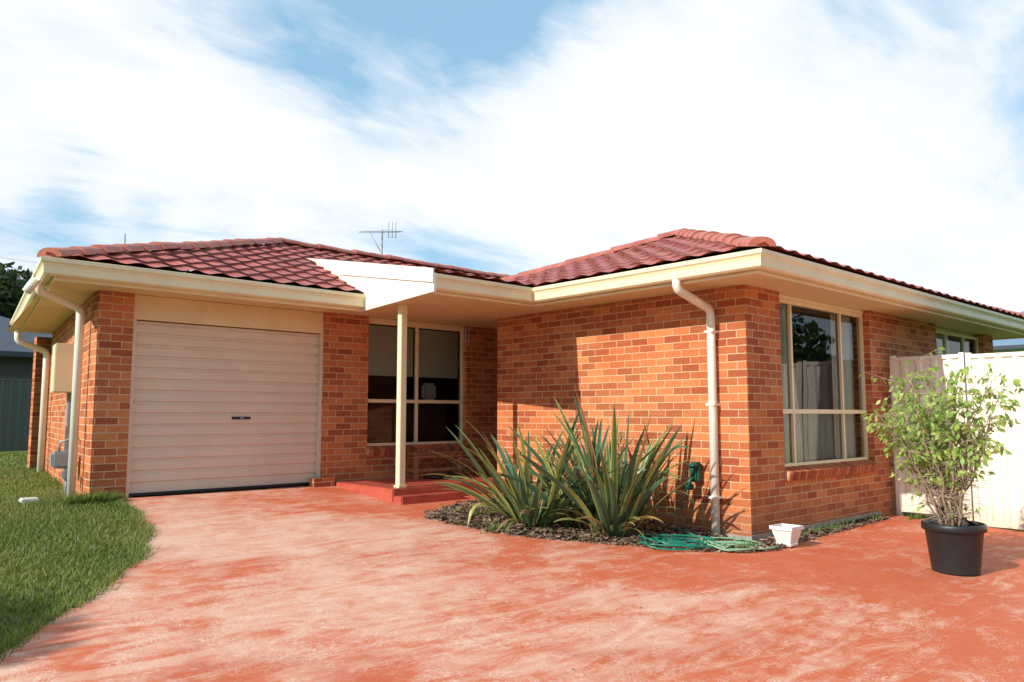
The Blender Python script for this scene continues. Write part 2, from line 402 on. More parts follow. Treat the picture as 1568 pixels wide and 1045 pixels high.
box('porch_wall_right',7.69,8.8,9.55,9.78,.2,ZT,BRICK,H)
box('entry_side_wall',8.8,8.95,8.27,9.78,.2,ZT,BRICK,H)
box('porch_window_head',5.9,7.69,9.60,9.78,2.762,ZT,CREAM,H)
sill(5.9,7.69,9.55,.935,H)
dv=Vector((.13,.99,0)).normalized(); ang=math.atan2(dv.y,dv.x)-math.pi/2
ML=Matrix.Translation((2.375,9.78,0))@Matrix.Rotation(ang,4,'Z')
box('left_wall',0,.23,0,5.6,.2,ZT,BRICK,H,M=ML)
box('back_wall',3,15.6,16,16.2,.2,ZT,BRICK,H)
box('garage_lintel',2.75,5.2,9.59,9.70,2.51,ZT,SOFF,H)
V=[];Fc=[];prof=[]
z=.50
while z<2.50:
    prof+= [(z,.0),(z+.085,.0),(z+.096,.016),(z+.118,.016),(z+.129,.0)]; z+=.1335
for i,(zz,d) in enumerate(prof):
    V+= [(2.75,9.64+d,min(zz,2.508)),(5.2,9.64+d,min(zz,2.508))]
    if i: Fc.append((2*i-2,2*i-1,2*i+1,2*i))
mk('roller_door',V,Fc,DOOR,H)
box('door_bottom_rail',2.76,5.19,9.615,9.66,.468,.502,BLACK,H)
box('door_lock_plate',3.98,4.22,9.618,9.638,1.345,1.375,BLACK,H,bev=.004)
box('door_lock_barrel',4.08,4.12,9.605,9.62,1.35,1.37,GREY,H,bev=.004)
box('door_guide',2.752,2.79,9.575,9.638,.46,2.508,DOOR,H); box('door_guide',5.16,5.198,9.575,9.638,.46,2.508,DOOR,H)
def window(name,x0,x1,z0,z1,y,mull,rails,room=1.8):
    f=.045
    box(name+'_frame',x0+.002,x0+f,y,y+.07,z0,z1,CREAM,H,bev=.004); box(name+'_frame',x1-f,x1-.002,y,y+.07,z0,z1,CREAM,H,bev=.004)
    box(name+'_frame',x0+f,x1-f,y+.002,y+.068,z1-f,z1,CREAM,H); box(name+'_frame',x0+f,x1-f,y+.002,y+.068,z0,z0+f,CREAM,H)
    xs=[x0+f]+list(mull)+[x1-f]
    for mxx in mull: box(name+'_mullion',mxx-.022,mxx+.022,y+.004,y+.064,z0+f,z1-f,CREAM,H,bev=.003)
    for i,(a,b_) in enumerate(zip(xs,xs[1:])):
        rz=rails[i]
        if rz: box(name+'_rail',a+(.022 if i else 0),b_-(.022 if i<len(mull) else 0),y+.006,y+.058,rz-.025,rz+.025,CREAM,H)
    mk(name+'_glass',[(x0+f,y+.035,z0+f),(x1-f,y+.035,z0+f),(x1-f,y+.035,z1-f),(x0+f,y+.035,z1-f)],[(0,1,2,3)],GLASS,H)
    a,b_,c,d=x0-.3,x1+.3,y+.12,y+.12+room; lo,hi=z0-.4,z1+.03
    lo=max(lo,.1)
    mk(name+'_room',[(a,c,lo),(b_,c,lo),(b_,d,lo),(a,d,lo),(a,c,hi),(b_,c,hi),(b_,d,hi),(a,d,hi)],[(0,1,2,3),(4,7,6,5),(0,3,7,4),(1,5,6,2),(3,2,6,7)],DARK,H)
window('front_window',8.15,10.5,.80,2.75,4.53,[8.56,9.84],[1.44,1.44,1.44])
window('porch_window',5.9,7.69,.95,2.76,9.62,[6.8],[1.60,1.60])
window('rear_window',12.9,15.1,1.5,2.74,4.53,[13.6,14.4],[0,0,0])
mk('rear_window_head',[(12.9,4.6,2.74),(15.1,4.6,2.74),(15.1,4.6,ZT),(12.9,4.6,ZT)],[(0,1,2,3)],CREAM,H)
box('roller_blind',5.96,6.77,9.70,9.705,1.97,2.70,BLIND,H); box('roller_blind',6.83,7.63,9.70,9.705,1.97,2.70,BLIND,H)
box('reflection_box',7.15,7.42,9.95,10.05,1.63,1.90,painted('reflection_pale',(.75,.72,.65),.9),H,bev=.04)  # pale box added behind the glass, standing in for a white reflection
box('interior_sofa',6.1,7.6,9.9,10.4,1.0,1.62,painted('sofa',(.06,.035,.03),.7),H,bev=.06)
def curtain(x0,x1,y,z0,z1,mt,amp=.03,per=.09,taper=0):
    V=[];Fc=[];n=int((x1-x0)/.012)
    for i in range(n+1):
        x=x0+(x1-x0)*i/n; o=amp*math.sin(2*math.pi*(x-x0)/per+math.sin(x*9))
        xt=x0+(x-x0)*(1-taper)
        V+= [(x,y+o,z0),(xt,y+o*.8,z1)]
        if i: Fc.append((2*i-2,2*i,2*i+1,2*i-1))
    mk('curtain',V,Fc,mt,H,smooth=True)
curtain(8.2,9.05,4.69,.84,2.72,CURT,taper=.35)
curtain(9.95,10.46,4.70,.84,2.72,CURT,.025)
SHEER=painted('sheer',(.40,.46,.38),.9)
curtain(9.05,9.95,4.75,.84,1.46,SHEER,.012,.16)
box('rear_blind',12.95,14.0,4.64,4.645,1.6,2.7,painted('white_blind',(.8,.85,.8),.8),H)
for r_ in ([(2.42,15.3),(1.79,8.98),(2.6,8.98),(3.4,15.3)],[(2.6,8.98),(5.42,8.98),(5.42,16.4),(3.53,16.4)],[(5.42,7.08),(6.78,7.08),(6.78,16.4),(5.42,16.4)],[(5.14,7.08),(5.42,7.08),(5.42,8.98)],[(6.78,3.92),(16.2,3.92),(16.2,16.4),(6.78,16.4)]):
    mk('soffit',[(x,y,ZS) for x,y in r_],[tuple(range(len(r_)))],SOFF,H)
GP=[(0,2.81),(.075,2.81),(.098,2.828),(.10,2.90),(.112,2.93),(.128,2.945),(.128,2.985),(.115,2.99),(.11,2.965),(0,2.965)]
FP=[(-.02,2.775),(0,2.775),(0,2.99),(-.02,2.99)]
p1=[(2.64,15.6),(1.80,8.98),(5.43,8.98)]
p2=[(5.16,7.09),(6.79,7.09),(6.79,3.93),(16.2,3.93),(16.2,9)]
for i,p in enumerate((p1,p2)):
    sweep('gutter',p,GP,CREAM,H); sweep('fascia',p,FP,CREAM,H)
TG=.37; JY=11.0; JZ=2.985+(JY-8.93)*TG
def plate(name,xo,th,pts,mt):
    n=len(pts); X=lambda y:5.13+xo+(y-7)*.15
    V=[(X(y),y,z) for y,z in pts]+[(X(y)+th,y,z) for y,z in pts]
    Fc=[tuple(range(n)),tuple(range(n,2*n))[::-1]]+[(i,(i+1)%n,(i+1)%n+n,i+n) for i in range(n)]
    mk(name,V,Fc,mt,H)
plate('porch_infill',.0,.035,[(6.955,2.775),(9.05,2.775),(9.05,2.99),(JY+.1,JZ+.04),(6.955,2.99)],WHITE)
plate('porch_barge',-.022,.02,[(6.94,2.875),(6.94,3.035),(JY+.15,JZ+.12),(9.75,JZ-.36)],WHITE)
def tiles(name,P0,a,t,z0,poly,flip=False):
    a=Vector((a[0],a[1],0)).normalized(); h=Vector((-a.y,a.x,0))
    if flip: h=-h
    P0=Vector((P0[0],P0[1],0)); us=[];vs=[]
    for x,y in poly:
        q=Vector((x,y,0))-P0; us.append(q.dot(a)); vs.append(q.dot(h))
    u0=math.floor(min(us)/.3)*.3; nu=int((max(us)-u0)/.05)+2; ch=.33*math.cos(math.atan(t)); nc=int((max(vs)-0)/ch)+1
    bm=bmesh.new(); uvl=bm.loops.layers.uv.new('UVMap'); rows=[]
    rj=random.Random(len(poly)*7+int(P0.x*10))
    for c in range(nc+1):
        jit=[rj.gauss(0,.0035) for _ in range(nu//6+2)]
        for vv,hh in ((c*ch,.032),((c+1)*ch-.004,.0)):
            row=[]
            for i in range(nu+1):
                u=u0+i*.05
                pr=[.030,.020,.004,0,.010,.023][i%6]+jit[i//6]
                p=P0+a*u+h*(vv+jit[i//6]*1.5*(hh>0)); z=z0+t*vv+hh+pr
                row.append((bm.verts.new((p.x,p.y,z)),u,vv/ch*.33))
            rows.append(row)
    for r0,r1 in zip(rows,rows[1:]):
        for i in range(nu):
            q=(r0[i],r0[i+1],r1[i+1],r1[i]); f=bm.faces.new([k[0] for k in q])
            for l,k in zip(f.loops,q): l[uvl].uv=(k[1]+.075,k[2]+.0)
    cen=Vector((sum(p[0] for p in poly)/len(poly),sum(p[1] for p in poly)/len(poly),0))
    for i in range(len(poly)):
        A_=Vector((*poly[i],0)); B_=Vector((*poly[(i+1)%len(poly)],0)); e=(B_-A_)
        if e.length<1e-4: continue
        nn=Vector((e.y,-e.x,0)).normalized()
        if (cen-A_).dot(nn)>0: nn=-nn
        bmesh.ops.bisect_plane(bm,geom=bm.verts[:]+bm.edges[:]+bm.faces[:],plane_co=A_,plane_no=nn,clear_outer=True)
    bmesh.ops.recalc_face_normals(bm,faces=bm.faces)
    m=bpy.data.meshes.new(name); bm.to_mesh(m); bm.free(); m.materials.append(TILE)
    o=bpy.data.objects.new(name,m); S.collection.objects.link(o); o.parent=H
Z0=2.985
PK=(5.91,12.58); GZ=Z0+(12.58-8.9)*TG
e0=(1.71,8.9); e1=(2.58,15.6)
tiles('roof_garage_front',(e0[0],8.9),(1,0),TG,Z0,[e0,(14.5,8.9),(14.5,12.58),PK])
ea=Vector((e1[0]-e0[0],e1[1]-e0[1],0)).normalized(); hh=Vector((ea.y,-ea.x,0)); dd=(Vector((PK[0]-e0[0],PK[1]-e0[1],0))).dot(hh)
tiles('roof_garage_left',e0,(ea.x,ea.y),(GZ-Z0)/dd,Z0,[e0,e1,(2.7,16.5),PK],flip=True)
mk('roof_garage_back',[(2.6,16.5,Z0),(16.2,16.5,Z0),(14.5,12.58,GZ),(PK[0],PK[1],GZ)],[(0,1,2,3)],TILE,H)
TP=(JZ+.04-Z0)/(JY-7.0)
tiles('roof_porch',(5.20,6.97),(1,0),TP,Z0,[(5.15,6.97),(9.2,6.97),(9.2,JY),(5.15+.15*(JY-6.97),JY)])
TW=.365; WP=(9.85,6.95); WZ=Z0+3.15*TW
tiles('roof_wing_side',(6.68,3.78),(0,1),TW,Z0,[(6.68,3.78),(6.68,10.12),WP],flip=True)
tiles('roof_wing_front',(6.68,3.78),(1,0),TW,Z0,[(6.68,3.78),(16.3,3.78),(13.2,6.95),WP])
tiles('roof_wing_back',(6.68,10.12),(1,0),TW,Z0,[(6.68,10.12),(16.3,10.12),(13.2,6.95),WP],flip=True)
tiles('roof_wing_right',(16.3,3.78),(0,1),TW,Z0,[(16.3,3.78),(16.3,10.12),(13.2,6.95)])
def ridge(p0,p1):
    p0=Vector(p0);p1=Vector(p1); d=p1-p0; L=d.length; d.normalize(); s=Vector((d.y,-d.x,0)).normalized(); up=s.cross(d)
    if up.z<0: up=-up
    n=max(1,int(L/.36)); V=[];Fc=[]; rj=random.Random(int(L*100))
    for i in range(n):
        jz=rj.gauss(0,.006)
        for j,(t,k) in enumerate(((i/n*L-.0,1.12),((i+1)/n*L+.03,.95))):
            c=p0+d*t+up*jz
            for q in range(9):
                an=math.pi*q/8; V.append(c+s*math.cos(an)*.125*k+up*(math.sin(an)*.085*k-.02))
        b0=i*18
        for q in range(8): Fc.append((b0+q,b0+q+1,b0+9+q+1,b0+9+q))
        Fc.append(tuple(range(b0,b0+9)))
    mk('ridge_cap',V,Fc,CAP,H)
up=.05
ridge((e0[0]+.03,e0[1]+.05,Z0+up),(PK[0],PK[1],GZ+up)); ridge((PK[0],PK[1],GZ+up),(14.4,12.58,GZ+up))
ridge((6.72,3.83,Z0+up),(*WP,WZ+up)); ridge((*WP,WZ+up),(13.2,6.95,WZ+up)); ridge((6.8,10.0,Z0+up),(*WP,WZ+up)); ridge((16.25,3.83,Z0+up),(13.2,6.95,WZ+up))
box('porch_slab',5.35,7.415,8.05,9.545,.1,.50,PORCH,H,bev=.012)
box('porch_step',5.35,6.3,7.86,8.045,.1,.42,PORCH,H,bev=.012)
box('pier_plinth',5.02,5.33,9.42,9.545,.3,.56,BRICK,H)
box('porch_post',5.50,5.59,8.14,8.23,.53,2.798,CREAM,H,bev=.006)
box('post_base',5.485,5.605,8.125,8.245,.502,.53,CREAM,H,bev=.004)
def dpipe(pts,r=.045):
    P=[Vector(p) for p in pts]; Q=[P[0]]
    for i in range(1,len(P)-1):
        a=(P[i-1]-P[i]).normalized()*.07; b_=(P[i+1]-P[i]).normalized()*.07
        for t in (0,.25,.5,.75,1): Q.append(P[i]+a*(1-t)**2+b_*t**2)
    Q.append(P[-1]); tube('downpipe',Q,r,WHITE,H,n=14)
dpipe([(6.735,4.84,2.90),(6.735,4.84,2.72),(7.355,4.84,2.56),(7.355,4.84,.06)],.047)
for z in (.5,1.5,2.3): box('pipe_bracket',7.30,7.42,4.785,4.895,z,z+.025,WHITE,H)
dpipe([(1.79,9.6,2.88),(1.79,9.6,2.73),(2.28,9.92,2.62),(2.28,9.92,.46)],.045)
dpipe([(2.50,14.8,2.88),(2.50,14.8,2.6),(2.93,14.8,2.45),(2.93,14.8,.46)],.05)
tube('gutter_outlet',[(1.74,9.5,2.84),(1.66,9.5,2.70)],.05,WHITE,H)
box('meter_box',-.27,0,1.1,1.55,1.68,2.29,CREAM,H,M=ML,bev=.01)
box('meter_conduit',-.10,-.05,1.3,1.35,.6,1.68,GREY,H,M=ML)
box('meter_small_box',-.12,0,.9,1.1,1.25,1.55,GREY,H,M=ML,bev=.01)
G=empty('gas_meter')
box('meter_body',-.30,-.08,.42,.64,.78,.98,GREY,G,M=ML,bev=.03)
tube('inlet_pipe',[ML@Vector((-.22,.5,.98)),ML@Vector((-.22,.5,1.08)),ML@Vector((-.1,.5,1.12)),ML@Vector((-.02,.5,1.12))],.014,GREY,G)
tube('riser_pipe',[ML@Vector((-.14,.56,.45)),ML@Vector((-.14,.56,.8))],.016,GREY,G)
box('regulator',-.2,-.1,.25,.36,.66,.78,GREY,G,M=ML,bev=.02)
tube('regulator_pipe',[ML@Vector((-.15,.3,.45)),ML@Vector((-.15,.3,.68))],.014,GREY,G)

# ---------------------------------------------------------------- small objects
def lathe(name,prof,loc,mt,par=None,n=28):
    V=[];Fc=[]
    for r,z in prof:
        for k in range(n): V.append((loc[0]+r*math.cos(6.28318*k/n),loc[1]+r*math.sin(6.28318*k/n),loc[2]+z))
    for i in range(len(prof)-1):
        for k in range(n): Fc.append((i*n+k,i*n+(k+1)%n,(i+1)*n+(k+1)%n,(i+1)*n+k))
    return mk(name,V,Fc,mt,par,smooth=True)
B=empty('porch_bench')
bx0,bx1,by0,by1=6.35,7.25,9.05,9.38
for i in range(4): box('seat_slat',bx0,bx1,by0+i*.085,by0+i*.085+.065,.84,.865,WOOD,B,bev=.004)
for x in (bx0+.04,bx1-.09):
    for y in (by0+.01,by1-.06): box('leg',x,x+.05,y,y+.05,.502,.838,WOOD,B)
    box('cross_rail',x+.005,x+.045,by0+.06,by1-.06,.60,.64,WOOD,B)
box('stretcher',bx0+.09,bx1-.09,by0+.018,by0+.045,.60,.64,WOOD,B); box('stretcher',bx0+.09,bx1-.09,by0+.018,by0+.045,.79,.83,WOOD,B)
def shoe(x,y,rot,name='shoe'):
    M=Matrix.Translation((x,y,.503))@Matrix.Rotation(rot,4,'Z')
    secs=[(-.13,.035,.07),(-.08,.038,.085),(-.02,.036,.075),(.04,.045,.05),(.10,.045,.04),(.14,.025,.025)]
    V=[];Fc=[];n=8
    for l,w,h in secs:
        for k in range(n):
            t=2*math.pi*k/n; V.append(M@Vector((l,w*math.cos(t),h/2+h/2*math.sin(t))))
    for i in range(len(secs)-1):
        for k in range(n): Fc.append((i*n+k,i*n+(k+1)%n,(i+1)*n+(k+1)%n,(i+1)*n+k))
    Fc+= [tuple(range(n)),tuple(range((len(secs)-1)*n,len(secs)*n))]
    mk(name,V,Fc,LEATHER,None,smooth=True)
shoe(6.62,9.0,-1.2);shoe(6.75,9.0,-1.4);shoe(7.0,8.98,-1.6)
C_=empty('wind_chime')
tube('cord',[(7.25,9.0,2.8),(7.25,9.0,2.72)],.004,GREY,C_); lathe('disc',[(0,.02),(.05,.015),(.055,0),(0,0)],(7.25,9,2.70),WOOD,C_)
for k in range(5):
    a=k*1.257; tube('chime_tube',[(7.25+.04*math.cos(a),9+.04*math.sin(a),2.70),(7.25+.04*math.cos(a),9+.04*math.sin(a),2.52-.02*k)],.007,GREY,C_)
T=empty('garden_tap')
box('tap_housing',7.30,7.405,5.02,5.14,.66,.88,GREEN,T,bev=.02)
tube('tap_spout',[(7.33,5.08,.72),(7.24,5.08,.70),(7.22,5.08,.60)],.028,GREEN,T)
lathe('hose_reel_hub',[(0,.04),(.05,.04),(.06,.02),(.06,-.02),(0,-.02)],(7.27,5.12,.60),GREEN,T)
tube('tap_handle',[(7.28,5.02,.84),(7.28,5.14,.84)],.014,GREEN,T)
Hs=empty('garden_hose')
def coil(cx_,cy,r0,turns,seed,sx_=1.4,sy_=.7):
    rs=random.Random(seed); o=[]; ox=oy=0
    for i in range(int(turns*16)):
        a=i/16*6.283
        if i%16==0: tx,ty,tr=rs.gauss(0,.13),rs.gauss(0,.10),rs.uniform(.45,1.2)
        if i==0: r_=tr
        ox+=(tx-ox)*.15; oy+=(ty-oy)*.15; r_+=(tr-r_)*.15
        u=r0*r_*sx_*math.cos(a)+.03*math.sin(a*2.7); v=r0*r_*sy_*math.sin(a)
        x=cx_+ox+u*.8+v*.5; y=cy+oy-u*.6+v*.8
        o.append((x,y,g(y)+.028+.012*abs(math.sin(a*.83))+.010*math.sin(a*2.3)))
    return o
pts=[(7.24,5.12,.60),(7.25,5.2,.45),(7.20,5.25,.3),(7.05,5.15,.18)]
tube('hose_loop',pts+coil(6.62,4.80,.27,8,1),.0095,HOSE1,Hs,n=6)
tube('hose_loop_pale',coil(6.98,4.38,.24,5,3),.0095,HOSE2,Hs,n=6)
P_=empty('white_planter'); bx_,by_=7.58,4.14; zb=g(by_)+.012
def sq(r,z): return [(bx_+sx_*r,by_+sy_*r,zb+z) for sx_,sy_ in ((-1,-1),(1,-1),(1,1),(-1,1))]
secs=[(.075,0),(.082,.02),(.075,.03),(.11,.16),(.125,.165),(.125,.20),(.11,.20),(.10,.14)]
V=[];Fc=[]
for r,z in secs: V+=sq(r,z)
for i in range(len(secs)-1):
    for k in range(4): Fc.append((4*i+k,4*i+(k+1)%4,4*i+4+(k+1)%4,4*i+4+k))
Fc.append((3,2,1,0)); mk('planter_body',V,Fc,painted('white_ceramic',(.82,.80,.76),.3),P_)
mk('planter_soil',sq(.103,.15),[(0,1,2,3)],MULCH,P_)
AN=empty('tv_antenna'); ax,ay=8.36,13.1
tube('mast',[(ax,ay,3.4),(ax,ay,5.10)],.018,GREY,AN)
dr=Vector((.741,-.672,0)); d2=Vector((.672,.741,0))
cp=Vector((ax,ay,5.06))
tube('boom',[cp-dr*.34,cp+dr*.36],.013,GREY,AN)
for k in range(7):
    c=cp+dr*(-.32+.107*k); l=.32-.02*k; v=(d2*.85+dr*.25+Vector((0,0,.22))).normalized(); tube('element',[c-v*l,c+v*l],.009,GREY,AN,n=5)
tube('strut',[cp+Vector((0,0,-.45)),cp-dr*.25],.008,GREY,AN,n=5)
c=cp+dr*.2
for s_ in (-.12,0,.12): tube('reflector',[c+Vector((0,0,.2))+dr*s_*.6,c+Vector((0,0,-.13))+dr*s_*.6],.008,GREY,AN,n=5)
AN2=empty('tv_antenna'); tube('mast',[(5.2,19.0,3.0),(5.2,19.0,5.55)],.018,GREY,AN2); tube('arm',[(5.1,19.1,5.3),(5.3,18.9,5.3)],.012,GREY,AN2)

# ---------------------------------------------------------------- fences
def ribbed(name,P,Q,h,mt,zf,par):
    P=Vector(P);Q=Vector(Q); L=(Q-P).length; d=(Q-P)/L; nrm=Vector((d.y,-d.x)); V=[];Fc=[]; s=0;pf=[]
    while s<L:
        for ds,o in ((0,0),(.09,0),(.115,.028),(.165,.028),(.19,0)):
            if s+ds<=L: pf.append((s+ds,o))
        s+=.19
    for i,(s,o) in enumerate(pf):
        p=P+d*s+nrm*o; V+= [(p.x,p.y,zf(p.y)+.05),(p.x,p.y,zf(p.y)+h-.02)]
        if i: Fc.append((2*i-2,2*i,2*i+1,2*i-1))
    mk(name,V,Fc,mt,par)
def rail(P,Q,z0a,z0b,h,t,mt,par,name='rail'):
    P=Vector((*P,0));Q=Vector((*Q,0)); d=(Q-P).normalized(); n=Vector((d.y,-d.x,0))*t/2; V=[]
    for p,z in ((P,z0a),(Q,z0b)):
        for s,k in ((-1,0),(1,0),(1,1),(-1,1)): V.append((p.x+n.x*s,p.y+n.y*s,z+k*h))
    mk(name,V,[(0,1,2,3),(7,6,5,4),(0,4,5,1),(1,5,6,2),(2,6,7,3),(3,7,4,0)],mt,par)
def fence(name,P,Q,h,mt,step=2.36,ztop=None):
    E=empty(name); P=Vector(P);Q=Vector(Q);L=(Q-P).length;d=(Q-P)/L; n=max(1,round(L/step))
    for i in range(n):
        a=P+d*L*i/n; b_=P+d*L*(i+1)/n
        ribbed('panel',a,b_,h,mt,(lambda y:ztop-h) if ztop else g,E)
        za,zb2=((ztop-h,)*2 if ztop else (g(a.y),g(b_.y)))
        rail(a,b_,za+h-.05,zb2+h-.05,.05,.06,mt,E); rail(a,b_,za+.03,zb2+.03,.06,.06,mt,E)
    for i in range(n+1):
        p=P+d*L*i/n; z=ztop-h if ztop else g(p.y)
        box('post',p.x-.035,p.x+.035,p.y-.03,p.y+.03,z-.6,z+h+.02,mt,E)
    return E
fence('cream_fence',(11.0,3.42),(11.0,-8.0),2.18,FENCE,ztop=2.17)
fence('side_gate',(11.0,4.36),(11.0,3.50),2.1,FENCE,ztop=2.18)
fence('grey_fence',(-14,23),(16,23),1.85,DFENCE)
def house(name,x0,x1,y0,y1,z0,ze,zr,wall,roof):
    E=empty(name)
    box('walls',x0,x1,y0,y1,z0,ze-.004,wall,E); o=.6; yc=(y0+y1)/2; w=(y1-y0)/2+o
    V=[(x0-o,y0-o,ze),(x1+o,y0-o,ze),(x1+o,y1+o,ze),(x0-o,y1+o,ze),(x0-o+w,yc,zr),(x1+o-w,yc,zr)]
    mk('roof',V,[(0,1,5,4),(1,2,5),(2,3,4,5),(3,0,4),(3,2,1,0)],roof,E)
    sweep('gutter',[(x0-o,y1+o),(x0-o,y0-o),(x1+o,y0-o),(x1+o,y1+o)],[(0.002,ze-.12),(.1,ze-.12),(.12,ze+.03),(0.002,ze+.03)],SLATE,E)
    box('window',x0+2,x0+4,y0-.03,y0-.002,z0+1,z0+2.2,SLATE,E)
    return E
DW=painted('dark_wall',(.12,.11,.10),.8)
house('neighbour_house',-6,7.6,27,37,.4,3.2,5.4,DW,SLATE)
house('neighbour_house',37,56,1,13,.0,4.2,7.6,painted('pale_wall',(.55,.6,.6),.8),BLUEROOF)

# ---------------------------------------------------------------- trees
def crown(C_list,nleaf,size,pal,name,par,mt=LEAF,seed=1):
    r=np.random.default_rng(seed); V=[];Fc=[];Co=[]
    tot=sum(c[3]**2 for c in C_list)
    for (cx_,cy,cz,R) in C_list:
        k=int(nleaf*R*R/tot); tone=r.uniform(.6,1.25)
        for _ in range(k):
            v=r.normal(size=3); v/=np.linalg.norm(v); rad=R*(.55+.5*r.random()**.7)
            p=np.array([cx_,cy,cz])+v*rad*np.array([1,1,.8]); a=r.normal(size=3);a/=np.linalg.norm(a); b_=np.cross(a,r.normal(size=3)); b_/=np.linalg.norm(b_)+1e-6
            s=size*r.uniform(.6,1.3); i=len(V)
            V+= [tuple(p-a*s),tuple(p+b_*s*.45),tuple(p+a*s),tuple(p-b_*s*.45)]; Fc.append((i,i+1,i+2,i+3))
            c=pal[r.integers(len(pal))]; q=tone*r.uniform(.7,1.2); Co+= [tuple(np.array(c)*q)]*4
    mk(name,V,Fc,mt,par,cols=Co)
def tree(name,x,y,h,R,seed,nleaf=5000,size=.12,clumps=16,pal=((.05,.09,.025),(.08,.12,.03),(.035,.07,.02)),z=None):
    r=random.Random(seed); E=empty(name,(0,0,0)); zb=g(y) if z is None else z
    base=Vector((x,y,zb)); top=Vector((x+r.uniform(-.3,.3),y+r.uniform(-.3,.3),zb+h*.6))
    tube('trunk',[base-Vector((0,0,.2)),base.lerp(top,.5)+Vector((.08,.05,0)),top],.1,BARK,E,radii=[h*.035,h*.026,h*.014])
    cl=[]
    for i in range(clumps):
        a=r.uniform(0,6.28); rr=R*r.uniform(.15,.8); zz=zb+h*r.uniform(.45,.9); rc=R*r.uniform(.28,.45)
        if zz>zb+h*.8: rr*=.5
        c=Vector((x+rr*math.cos(a),y+rr*math.sin(a),zz)); cl.append((c.x,c.y,c.z,rc))
        s=base.lerp(top,r.uniform(.5,1)); tube('limb',[s,s.lerp(c,.5)+Vector((0,0,.1)),c],.03,BARK,E,n=5,radii=[h*.011,h*.007,h*.003])
    crown(cl,nleaf,size,pal,'foliage',E,seed=seed)
tree('shade_tree',-6.3,6.35,4.4,1.5,3,7500,.11,20)
tree('garden_tree',1,47,9.3,4.5,11,5000,.28,18); tree('garden_tree',6.6,50,9.6,4.2,12,6000,.28,20); tree('garden_tree',14,55,8,4,13,3000,.3,14)
for i,(x,y,h,R) in enumerate([(-6,-14,6,4),(4,-17,7,5),(13,-15,6,4.5),(22,-13,7,5),(31,-16,6,5),(40,-12,7,5)]):
    tree('street_tree',x,y,h,R,30+i,1500,.38,12,pal=((.10,.15,.05),(.14,.18,.06),(.07,.11,.04)))

# ---------------------------------------------------------------- flax
random.seed(21)
V=[];Fc=[];C=[]
def leaf(base,az,L,e0,bend,w,col,edge,curl=0,kink=None):
    n=14; p=Vector(base); i0=len(V); seg=L/n
    side=Vector((-math.sin(az),math.cos(az),0))
    rot=random.gauss(0,.6)
    for i in range(n+1):
        t=i/n; e=e0-bend*t**1.8
        if kink and t>kink: e-=1.3*min(1,(t-kink)*6)
        azz=az+curl*t; d=Vector((math.cos(azz)*math.cos(e),math.sin(azz)*math.cos(e),math.sin(e)))
        up=side.cross(d); up=up if up.z>0 or abs(e)>1.4 else -up
        s2=(side*math.cos(rot*t)+up*math.sin(rot*t))
        ww=w*min(1,.5+t*1.4)*(1-t**4)**.8*(1-.3*t)+.0015
        fold=.4*(1-t*.7)
        V.extend([p-s2*ww+up*ww*fold, p-s2*ww*.55+up*ww*fold*.5, p, p+s2*ww*.55+up*ww*fold*.5, p+s2*ww+up*ww*fold])
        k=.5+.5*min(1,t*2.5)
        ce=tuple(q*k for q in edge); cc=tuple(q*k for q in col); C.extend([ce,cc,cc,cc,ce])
        if i: 
            a=i0+5*(i-1); Fc.extend([(a+j,a+j+1,a+j+6,a+j+5) for j in range(4)])
        p=p+d*seg
        if p.z<g(p.y)+.015: p.z=g(p.y)+.015
def clump(cx_,cy,n,Lm,w0,e_lo,mode=62):
    for k in range(n):
        az=random.uniform(0,6.283); r=.19*math.sqrt(random.random())
        e=math.radians(random.triangular(e_lo,88,mode)); b=random.uniform(.1,.8)*(1.6-e/1.57)
        L=Lm*random.uniform(.55,1.06)
        t=random.random()
        if t<.48: c=(.065,.13,.07);ed=(.14,.23,.10)
        elif t<.76: c=(.12,.20,.065);ed=(.60,.54,.18)
        elif t<.90: c=(.28,.32,.08);ed=(.64,.54,.18)
        else: c=(.24,.11,.05);ed=(.42,.20,.09)
        y=cy+r*math.sin(az)*1.1; x=cx_+r*math.cos(az)
        if x+math.cos(az)*L*math.cos(e)>7.3: L*=.75; e=max(e,1.25)
        reach=(math.cos(az)*.741-math.sin(az)*.672)*L*math.cos(e*.85)+(x-6.4)*.741-(y-5.38)*.672
        if reach>.82: e=max(e,1.2); L*=.85
        leaf((x,y,g(y)+.0),az+random.gauss(0,.2),L,e,b*1.1,random.uniform(.026,.044)*w0,c,ed,random.gauss(0,.12),kink=(random.uniform(.55,.85) if random.random()<.08 else None))
    for k in range(int(n*.3)):
        az=random.uniform(0,6.283); c=random.choice([(.34,.22,.10),(.44,.36,.12),(.20,.22,.07)]); 
        leaf((cx_+.1*math.cos(az),cy+.1*math.sin(az),g(cy)+.02),az,random.uniform(.5,.85),math.radians(random.uniform(20,50)),1.1,.024,c,tuple(q*1.3 for q in c))
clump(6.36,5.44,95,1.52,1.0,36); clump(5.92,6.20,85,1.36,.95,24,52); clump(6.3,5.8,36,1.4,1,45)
mk('flax_plant',V,Fc,FLAX,cols=C)

